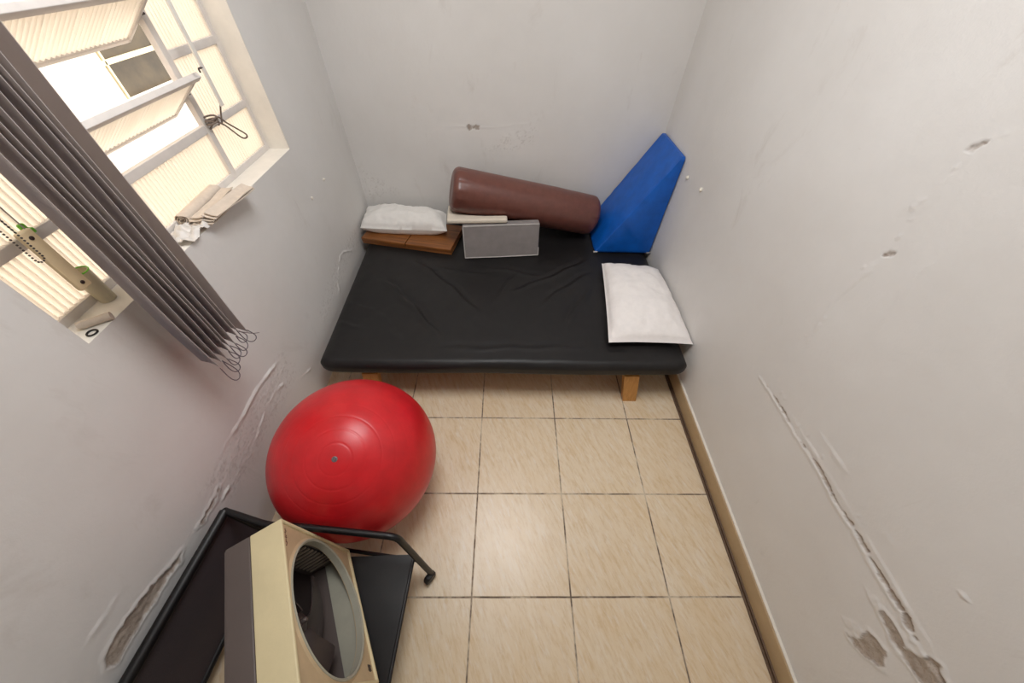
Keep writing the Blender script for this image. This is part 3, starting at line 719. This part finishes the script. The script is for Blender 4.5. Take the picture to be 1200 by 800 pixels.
mesh('pillow', pillow([(0.752, 0.955), (1.112, 0.905), (1.122, 0.262), (0.672, 0.268)], 0.302, 0.034, 0.088, 0.022, 31, 0.012), M['linen'],
     label='flat white pillow lying at the open corner of the black mattress', cat='pillow', loc=(0.91, 0.6, 0.302), auto=80)

AP = math.radians(-11.2)
PO = np.array([-0.884, 1.188, 0.303])
du = np.array([math.cos(AP), math.sin(AP), 0]); dv = np.array([-math.sin(AP), math.cos(AP), 0])
def pl(lo, hi, r=0.003):
    v, f = box(lo, hi, r); return frame_map(v, PO, du, dv, (0, 0, 1)), f
wb = thing('wooden_board', 'hinged brown wooden board lying on the bed under the squashed white pillow', 'board', tuple(PO))
mesh('base_board', pl((0.0, 0.004, 0.0), (0.645, 0.30, 0.016)), M['plank_edge'], wb)
mesh('panel', pl((0.0, 0.0, 0.0165), (0.318, 0.30, 0.046), 0.004), M['plank'], wb)
mesh('panel', pl((0.323, 0.0, 0.0165), (0.645, 0.30, 0.046), 0.004), M['plank'], wb)
v, f = pillow([(-0.900, 1.470), (-0.315, 1.425), (-0.285, 1.205), (-0.885, 1.225)], 0.350, 0.050, 0.092, 0.02, 41, 0.016, 3.2)
# soft fold along the front face
Q = np.stack([v[:, 0], v[:, 1], v[:, 2]], 1)
fr = np.exp(-((v[:, 1] - (1.245 - 0.02 * (v[:, 0] + 0.6))) / 0.022) ** 2) * (v[:, 2] > 0.38)
v[:, 2] -= fr * 0.018 * np.clip(1 - np.abs(v[:, 0] + 0.62) / 0.22, 0, 1)
mesh('pillow', (v, f), M['linen2'], label='squashed white pillow lying on the wooden board in the far left corner', cat='pillow', loc=(-0.6, 1.33, 0.352), auto=80)

AB = math.atan2(0.050, 0.51)
bc = np.array([0.090, 1.082, 0.302])
v, f = rbox((0.500, 0.055, 0.222), 0.012, (40, 8, 16), 3)
v = v + 0.006 * fbm(v, 7, 51, 2)[:, None] * np.array([0.3, 1.0, 0.6])
v[:, 2] += 0.111
v[:, 2] = np.maximum(v[:, 2], 0.0)
v[:, 1] += 0.035 * (v[:, 2] / 0.222)
fb = thing('foam_block', 'grey box-shaped foam block standing on the mattress in front of the brown bolster', 'cushion', tuple(bc))
mesh('cover', (rot_z(v, AB) + bc, f), M['grey_foam'], fb, auto=60)
def bpt(a, b, c): return rot_z(np.array([[a, b + 0.035 * c / 0.222, c]]), AB)[0] + bc
fy = -0.0275
pip = [[bpt(-0.247, fy - 0.001, 0.006), bpt(-0.2475, fy, 0.11), bpt(-0.247, fy + 0.001, 0.216)], [bpt(-0.247, fy - 0.001, 0.006), bpt(0.0, fy - 0.002, 0.005), bpt(0.247, fy - 0.001, 0.006)],
       [bpt(0.247, fy - 0.001, 0.006), bpt(0.2475, fy, 0.06)], [bpt(-0.247, fy + 0.001, 0.218), bpt(0.0, fy, 0.219), bpt(0.247, fy + 0.001, 0.218)]]
mesh('piping', comb(*[tube(cr(p, 6) if len(p) > 2 else p, 0.0035, 7) for p in pip]), M['piping'], fb)

# bolster
A0, A1 = np.array([-0.228, 1.226, 0.688]), np.array([0.738, 1.376, 0.438])
L = np.linalg.norm(A1 - A0); axd = (A1 - A0) / L; Rb = 0.134
ba, bb2, bc2 = basis(axd); nT, V, F = 96, [], []
prof = []
for i in range(13): a = i / 12 * math.pi / 2; prof.append((Rb - 0.042 + 0.042 * math.sin(a), 0.042 - 0.042 * math.cos(a)))
hs = [(0.0005, 0.004), (0.03, 0.003), (0.06, 0.001)] + prof + [(Rb, h) for h in np.linspace(0.06, L - 0.06, 60)] + [(r_, L - h) for r_, h in reversed(prof)] + [(0.06, L - 0.001), (0.03, L - 0.003), (0.0005, L - 0.004)]
nu = np.array([np.array(A0) + bc2 * h for r_, h in hs])
for (r_, h), c in zip(hs, nu):
    for k in range(nT):
        t_ = 2 * math.pi * k / nT; V.append(c + r_ * (math.cos(t_) * ba + math.sin(t_) * bb2))
V = np.array(V)
for i in range(len(hs) - 1):
    for k in range(nT): F.append((i * nT + k, i * nT + (k + 1) % nT, (i + 1) * nT + (k + 1) % nT, (i + 1) * nT + k))
F += [tuple(range(nT))[::-1], tuple(range((len(hs) - 1) * nT, len(hs) * nT))]
H_ = np.repeat([h for r_, h in hs], nT); T_ = np.tile(np.arange(nT) * 2 * math.pi / nT, len(hs)); Rr = np.repeat([r_ for r_, h in hs], nT)
rad = V - np.repeat(nu, nT, axis=0); rl = np.linalg.norm(rad, axis=1, keepdims=True); rad = rad / (rl + 1e-9)
endw = np.exp(-((np.minimum(H_, L - H_) - 0.045) / 0.035) ** 2) * (Rr > 0.05)
puck = np.array([vnoise(np.stack([np.cos(T_) * 6, np.sin(T_) * 6, (H_ > L / 2) * 9.0], 1), 1.0, 5)])[0]
V = V + rad * (0.004 * fbm(V, 7, 71, 2) + endw * puck * 0.012 - 0.004 * np.sin(math.pi * H_ / L) * 0)[:, None]
mesh('bolster', (V, F), M['brown'], label='brown vinyl bolster leaning across the foam pad against the back wall', cat='bolster', loc=tuple((A0 + A1) / 2 - np.array([0, 0, Rb])), auto=60)

# thin pad squeezed under the bolster, its front lip resting on the foam block
v, f = rbox((0.385, 0.20, 0.030), 0.012, (46, 22, 4), 3)
v = v + 0.003 * fbm(v, 6, 61, 2)[:, None] * np.array([0, 0.5, 0.5])
pc = np.array([-0.070, 1.185, 0.5440]); v = rot_z(v, 0.06) + pc
hz = np.clip(v @ axd - A0 @ axd, 0, L); near = A0 + hz[:, None] * axd; dd = v - near; dist = np.linalg.norm(dd, axis=1)
lim = Rb + 0.010 + 0.35 * (pc[2] + 0.016 - v[:, 2])
push = np.where(dist < lim, lim - dist, 0.0)
v = v + dd / (dist[:, None] + 1e-9) * push[:, None]
over = v[:, 1] < 1.150 + 0.098 * v[:, 0]; v[:, 2] = np.where(over, np.maximum(v[:, 2], 0.5275), v[:, 2])
mesh('foam_pad', (v, f), M['pad'], label='thin cream pad squeezed between the grey foam block and the brown bolster', cat='cushion', loc=tuple(pc - np.array([0, 0, 0.016])), auto=60)

# blue wedge standing in the corner: right-angled triangle seen end-on, taller than it is deep
zt, zb_, wb_ = 0.940, 0.302, 0.392
v, f = rbox((1, 1, 1), 0.035, (26, 22, 34), 4)
a, b, c = v[:, 0] + 0.5, v[:, 1] + 0.5, v[:, 2] + 0.5
wid = wb_ * (1 - c) + 0.018 * c
puff = 0.016 * (np.sin(math.pi * np.clip(a, 0, 1)) * np.sin(math.pi * np.clip(c, 0, 1)))
X_ = XR - 0.006 - (1 - a) * wid
Y_ = 1.120 + b * 0.398
Y_ = Y_ - puff * (b < 0.5) * 0.8
X_ = X_ - 0.014 * (1 - a) * np.sin(math.pi * c) * np.sin(math.pi * b)
Z_ = zb_ + c * (zt - zb_) + 0.006 * (b - 0.5) * -1 * c
Pw = np.stack([X_, Y_, Z_], 1)
wrk = 0.006 * fbm(Pw, 9, 81, 3) + 0.007 * np.exp(-(((X_ - 0.93) + (Z_ - 0.50) * 0.6) / 0.02) ** 2) * np.exp(-((Z_ - 0.50) / 0.06) ** 2)
Pw = Pw + np.stack([-wrk * (1 - a), -wrk * (b < 0.5) * (a < 0.98) * (a > 0.02), wrk * 0], 1)
wedge = thing('wedge_cushion', 'blue vinyl wedge cushion standing on end in the right corner of the bed', 'cushion', (0.95, 1.32, zb_))
mesh('cover', (Pw, f), M['blue'], wedge, auto=80)
for cx_, cy_ in ((0.742, 1.124), (1.112, 1.124)):
    g = rbox((0.030, 0.012, 0.012), 0.004, (3, 2, 2), 2); v_ = g[0] + fbm(g[0], 90, 7)[:, None] * 0.006
    mesh('worn_corner', (v_ + np.array([cx_, cy_, zb_ + 0.008]), g[1]), M['piping'], wedge)

# ------------------------------------------------------------------ red exercise ball
Rball = 0.315; BC = np.array([-0.48, -0.35, Rball]); bd = np.array([0.147, -0.413, 0.899]); bd /= np.linalg.norm(bd)
rings = [(9.5, 1.0), (18, 1.0), (27, 0.8), (36, 0.5), (45, 0.35), (54, 0.25)]
prof = []
for i in range(361):
    a = math.pi * i / 360; deg = math.degrees(a)
    g = sum(w_ * (math.exp(-((deg - q_) / 0.45) ** 2) + math.exp(-((180 - deg - q_) / 0.45) ** 2)) for q_, w_ in rings)
    rr = Rball - 0.0008 * g
    prof.append((rr * math.sin(a), rr * math.cos(a)))
v, f = lathe(prof, BC, bd, 96); f = [q_[::-1] for q_ in f]
v[:, 2] = np.where(v[:, 2] < 0.004, 0.001 + (v[:, 2] < 0.004) * 0.001, v[:, 2])
ball = thing('exercise_ball', 'big red exercise ball on the tiles between the bed and the black trolley', 'ball', (BC[0], BC[1], 0.0))
mesh('shell', (v, f), M['red'], ball, auto=180)
mesh('valve', lathe([(0.0095, -0.001), (0.0095, 0.0012), (0.007, 0.003), (0.006, 0.003), (0.0045, 0.0012), (0.0038, 0.0028), (0.0005, 0.0032)], BC + bd * (Rball - 0.0006), bd, 20), M['plug'], ball, label='grey valve plug')

# ------------------------------------------------------------------ black trolley
SH = 0.190
cart = thing('trolley', 'low black metal trolley with a mesh back panel against the left wall', 'trolley', (-0.53, -0.85, 0.0))
pf0, pf1 = np.array([-0.842, -0.590, 0.0]), np.array([-0.892, -1.150, 0.0])
pd = (pf1 - pf0) / np.linalg.norm(pf1 - pf0)
def up(p, z): return (p[0], p[1], z)
ptop, pbot = 0.410, 0.072
mesh('back_panel', sheet(np.array([[up(pf0 + pd * s_, z_) for z_ in np.linspace(pbot, ptop, 12)] for s_ in np.linspace(0, 0.562, 20)]), 0.004), M['mesh'], cart)
def bar(p, q, w, h): return tube([p, q], (w + h) / 2, 12)
mesh('top_rail', tube([up(pf0, ptop), up(pf1, ptop)], 0.0165, 14), M['black_metal'], cart)
mesh('bottom_rail', tube([up(pf0, pbot), up(pf1, pbot)], 0.0125, 12), M['black_metal'], cart)
def leg_caster(path, foot, w=0.0115):
    lg = mesh('leg', tube(smooth_path(path, 0.035), w, 12), M['black_metal'], cart)
    fx_, fy_ = foot
    mesh('caster', comb(lathe([(0.003, -0.012), (0.022, -0.012), (0.0262, -0.007), (0.0262, 0.007), (0.022, 0.012), (0.003, 0.012)], (fx_, fy_, 0.0265), (0.8, -0.6, 0), 22),
                        tube([(fx_, fy_, 0.022), (fx_, fy_, 0.055)], 0.010, 8)), M['rubber'], lg)
leg_caster([up(pf0, ptop + 0.004), up(pf0, 0.042)], (pf0[0], pf0[1]))
leg_caster([up(pf1, ptop + 0.004), up(pf1, 0.042)], (pf1[0], pf1[1]))
ft = np.array([-0.166, -0.724, 0.042])
leg_caster([(pf0[0], pf0[1], 0.412), (-0.672, -0.636, 0.422), (-0.537, -0.650, 0.458), (-0.2195, -0.679, 0.460), tuple(ft)], (ft[0] - 0.006, ft[1] - 0.012), 0.0110)
ft2 = np.array([-0.19, -1.205, 0.042])
leg_caster([(pf1[0], pf1[1], 0.412), (-0.62, -1.17, 0.43), (-0.245, -1.185, 0.460), tuple(ft2)], (ft2[0] - 0.004, ft2[1] - 0.006), 0.0105)
sv = np.array([(-0.700, -0.698), (-0.218, -0.683), (-0.242, -1.175), (-0.715, -1.16)])
def slab(poly, z0, z1):
    V_ = [(x_, y_, z0) for x_, y_ in poly] + [(x_, y_, z1) for x_, y_ in poly]; n_ = len(poly)
    return np.array(V_), [tuple(range(n_)), tuple(range(n_, 2 * n_))[::-1]] + [((i + 1) % n_, i, i + n_, (i + 1) % n_ + n_) for i in range(n_)]
mesh('shelf', slab(sv, SH - 0.016, SH), M['black_board'], cart, smooth=False)
mesh('shelf_edge', comb(tube([(sv[1][0] + 0.002, sv[1][1], SH - 0.006), (sv[2][0] + 0.002, sv[2][1], SH - 0.006)], 0.0075, 10)), M['black_metal'], cart)
for p_, q_ in (((-0.845, -0.62, SH - 0.022), (-0.190, -0.700, SH - 0.022)), ((-0.885, -1.13, SH - 0.022), (-0.225, -1.190, SH - 0.022))):
    mesh('shelf_arm', tube([p_, q_], 0.007, 8), M['black_metal'], cart)

# ------------------------------------------------------------------ box fan with its front guard missing, resting aslant on the trolley shelf
k = 0.8205
Cam = np.array([0.12538, -0.94263, 1.73752]); A_ref = np.array([-0.65810, -0.60354, 0.37999])
FA = Cam + (A_ref - Cam) * k
U3 = np.array([0.50194, -0.86050, 0.08714]); V3 = np.array([0.14856, -0.01347, -0.98881]); N3 = np.array([0.85205, 0.50927, 0.12107])
U3 /= np.linalg.norm(U3); N3 /= np.linalg.norm(N3); V3 = V3 - U3 * (V3 @ U3); V3 /= np.linalg.norm(V3); N3 = np.cross(U3, V3)
if N3[0] < 0: N3 = -N3
W_, H_f, D_f, CR = 0.4185, 0.4185, 0.1574, 0.187
lowest = (FA + V3 * H_f - N3 * D_f)[2]
FA = FA + np.array([0, 0, SH + 0.001 - lowest]) * 0.999
def fm(g): return frame_map(g[0], FA, U3, V3, N3), g[1]        # local: a along the face, c downwards, n out of the face
fan = thing('box_fan', 'old cream and brown box fan without its guard, standing askew on the trolley', 'fan', tuple(FA + U3 * 0.21 + V3 * H_f - N3 * 0.08))
def shell(n0, n1, t, r=0.004):
    return comb(box((0, 0, n0), (W_, t, n1), r), box((0, H_f - t, n0), (W_, H_f, n1), r), box((0, t * 0.5, n0), (t, H_f - t * 0.5, n1), r), box((W_ - t, t * 0.5, n0), (W_, H_f - t * 0.5, n1), r))
mesh('front_housing', fm(shell(-0.088, 0.0, 0.010)), M['fan_cream'], fan, label='cream front half of the housing')
rh = mesh('rear_housing', fm(comb(shell(-D_f + 0.004, -0.088, 0.009), box((0.003, 0.003, -D_f), (W_ - 0.003, H_f - 0.003, -D_f + 0.010), 0.003))), M['fan_brown'], fan, label='brown rear half of the housing')
# face plate with a round opening, set back behind the rim
n_ = 96; V, F = [], []
cc = np.array([W_ / 2, H_f / 2]); m_ = 0.009
for i in range(n_):
    a = 2 * math.pi * i / n_; d = np.array([math.cos(a), math.sin(a)])
    s_ = (W_ / 2 - m_) / max(abs(d[0]), abs(d[1])); o_ = cc + d * s_; i1 = cc + d * (CR + 0.014); i2 = cc + d * (CR + 0.006); i3 = cc + d * CR
    V += [(o_[0], o_[1], -0.007), (i1[0], i1[1], -0.007), (i2[0], i2[1], -0.002), (i3[0], i3[1], -0.004), (i3[0], i3[1], -0.024), (i1[0], i1[1], -0.012), (o_[0], o_[1], -0.012)]
for i in range(n_):
    j = (i + 1) % n_
    for q_ in range(7):
        w_ = (q_ + 1) % 7; F.append((i * 7 + q_, i * 7 + w_, j * 7 + w_, j * 7 + q_))
mesh('face_plate', fm((np.array(V), F)), M['fan_face'], fan, label='tan face plate with a round opening', auto=30)
V, F = [], []
for i in range(n_):
    a = 2 * math.pi * i / n_; d = np.array([math.cos(a), math.sin(a)])
    for r_, z_ in ((CR + 0.0075, -0.0015), (CR + 0.0035, 0.0005), (CR - 0.001, -0.003), (CR - 0.001, -0.022), (CR + 0.004, -0.022)):
        p = cc + d * r_; V.append((p[0], p[1], z_))
for i in range(n_):
    j = (i + 1) % n_
    for q_ in range(5):
        w_ = (q_ + 1) % 5; F.append((i * 5 + q_, i * 5 + w_, j * 5 + w_, j * 5 + q_))
mesh('opening_ring', fm((np.array(V), F)), M['fan_in'], fan, auto=30)
mesh('inner_liner', fm(comb(box((0.0095, H_f - 0.014, -0.088), (W_ - 0.0095, H_f - 0.0095, -0.010), 0.001), box((0.0095, H_f - 0.0142, -0.088), (W_ - 0.0095, H_f - 0.0096, -0.012), 0.001))), M['fan_in'], fan)
mesh('side_liner', fm(box((0.0095, 0.0095, -0.088), (0.013, H_f - 0.0145, -0.014), 0.001)), M['fan_side'], fan)
mesh('vent_louvers', fm(comb(*[box((0.0145, 0.190 + i * 0.0215, -0.122), (0.0200, 0.198 + i * 0.0215, -0.041), 0.001) for i in range(9)])), M['fan_louver'], fan)
mesh('back_lining', fm(box((0.009, 0.009, -D_f + 0.010), (W_ - 0.009, H_f - 0.009, -D_f + 0.012), 0.0005)), M['fan_dark'], rh)
mesh('vent_backing', fm(box((0.0132, 0.185, -0.125), (0.0146, 0.372, -0.038), 0.0004)), M['rubber'], fan)
hub_c = np.array([W_ / 2, H_f / 2, -0.092])
hb = mesh('motor_hub', fm(lathe([(0.050, -0.056), (0.050, -0.018), (0.034, -0.008), (0.032, 0.0), (0.024, 0.006), (0.0005, 0.008)], hub_c, (0, 0, 1), 32)), M['fan_dark'], fan)
mesh('hub_nut', fm(lathe([(0.008, 0.0), (0.008, 0.010), (0.005, 0.014), (0.0005, 0.014)], hub_c + np.array([0, 0, 0.006]), (0, 0, 1), 12)), M['fan_brown'], hb)
for b_ in range(4):
    a0 = math.radians(20 + 90 * b_); P = np.zeros((14, 12, 3))
    for i, rr in enumerate(np.linspace(0.026, 0.165, 14)):
        half = 0.30 + 0.33 * math.sin(min(1, (rr - 0.026) / 0.10) * math.pi / 2)
        for j, s_ in enumerate(np.linspace(-1, 1, 12)):
            rad_ = rr - (0.012 * s_ * s_ if rr > 0.14 else 0)
            aa = a0 + half * s_ + 0.9 * (rr - 0.026); P[i, j] = (hub_c[0] + rad_ * math.cos(aa), hub_c[1] + rad_ * math.sin(aa), hub_c[2] - 0.004 + 0.022 * s_)
    mesh('blade', fm(sheet(P, 0.003)), M['fan_dark'], fan, auto=60)
# worn vertical mark near the top corner and a scuff at the lower corner of the face plate
mk = [box((0.034 + 0.0016 * math.sin(i * 2.3), 0.026 + i * 0.0105 , -0.0072), (0.038 + 0.002 * math.sin(i * 1.7), 0.033 + i * 0.0105, -0.0062), 0.0006) for i in range(0)]
wr_ = [box((0.022 + i * 0.0048, 0.024 + 0.0016 * math.sin(i * 2.3), -0.0072), (0.0252 + i * 0.0048, 0.0285 + 0.002 * math.sin(i * 1.7), -0.0062), 0.0005) for i in range(11)]
mesh('worn_lettering', fm(comb(*wr_)), M['mark'], fan)
sc_ = [box((0.375 + 0.004 * (i % 3) - 0.003 * i, 0.378 + 0.005 * ((i * 2) % 3), -0.0072), (0.383 + 0.004 * (i % 3) - 0.003 * i, 0.386 + 0.006 * ((i * 2) % 3), -0.0062), 0.0008) for i in range(6)]
mesh('scuff', fm(comb(*sc_)), M['screw'], fan)

# ------------------------------------------------------------------ camera
cam = bpy.data.cameras.new('camera'); co = bpy.data.objects.new('camera', cam); COL.objects.link(co); scene.camera = co
cam.sensor_width = 36.0; cam.lens = 410.985 / 1200 * 36.0; cam.clip_start = 0.02
rt = Vector((0.99977413, -0.00293584, 0.02104926)); upv = Vector((-0.01152806, 0.75714169, 0.65314896)); fw = Vector((0.01785481, 0.65324409, -0.75693683))
from mathutils import Matrix
co.matrix_world = Matrix(((rt.x, upv.x, -fw.x, 0.12537834), (rt.y, upv.y, -fw.y, -0.94262835), (rt.z, upv.z, -fw.z, 1.73752262), (0, 0, 0, 1)))

# ------------------------------------------------------------------ light
w = bpy.data.worlds.new('sky'); scene.world = w; w.use_nodes = True
bg = w.node_tree.nodes['Background']; bg.inputs[0].default_value = (1.0, 0.965, 0.925, 1); bg.inputs[1].default_value = 2.8
def light(name, typ, loc, energy, **kw):
    l = bpy.data.lights.new(name, typ); l.energy = energy
    for a_, b_ in kw.items(): setattr(l, a_, b_)
    o = bpy.data.objects.new(name, l); COL.objects.link(o); o.location = loc; return o
sun = light('sun', 'SUN', (3, 0, 6), 3.0, angle=math.radians(3), color=(1.0, 0.96, 0.92))
sun.rotation_euler = Vector((-0.42, 0.15, -0.86)).to_track_quat('-Z', 'Y').to_euler()
fill_light = light('ceiling_fill', 'AREA', (0.08, -0.05, ZC - 0.03), 32.5, shape='RECTANGLE', size=0.8, size_y=0.8, color=(0.985, 0.99, 1.0))  # unseen soft light added below the ceiling, standing in for bounced flash

# ------------------------------------------------------------------ render look
vs = scene.view_settings
scene.display_settings.display_device = 'sRGB'
vs.view_transform = 'Standard'; vs.look = 'None'; vs.exposure = 0.0; vs.gamma = 1.0; vs.use_curve_mapping = False
scene.cycles.use_denoising = True
scene.cycles.max_bounces = 10; scene.cycles.diffuse_bounces = 6; scene.cycles.transmission_bounces = 8; scene.cycles.sample_clamp_indirect = 8.0
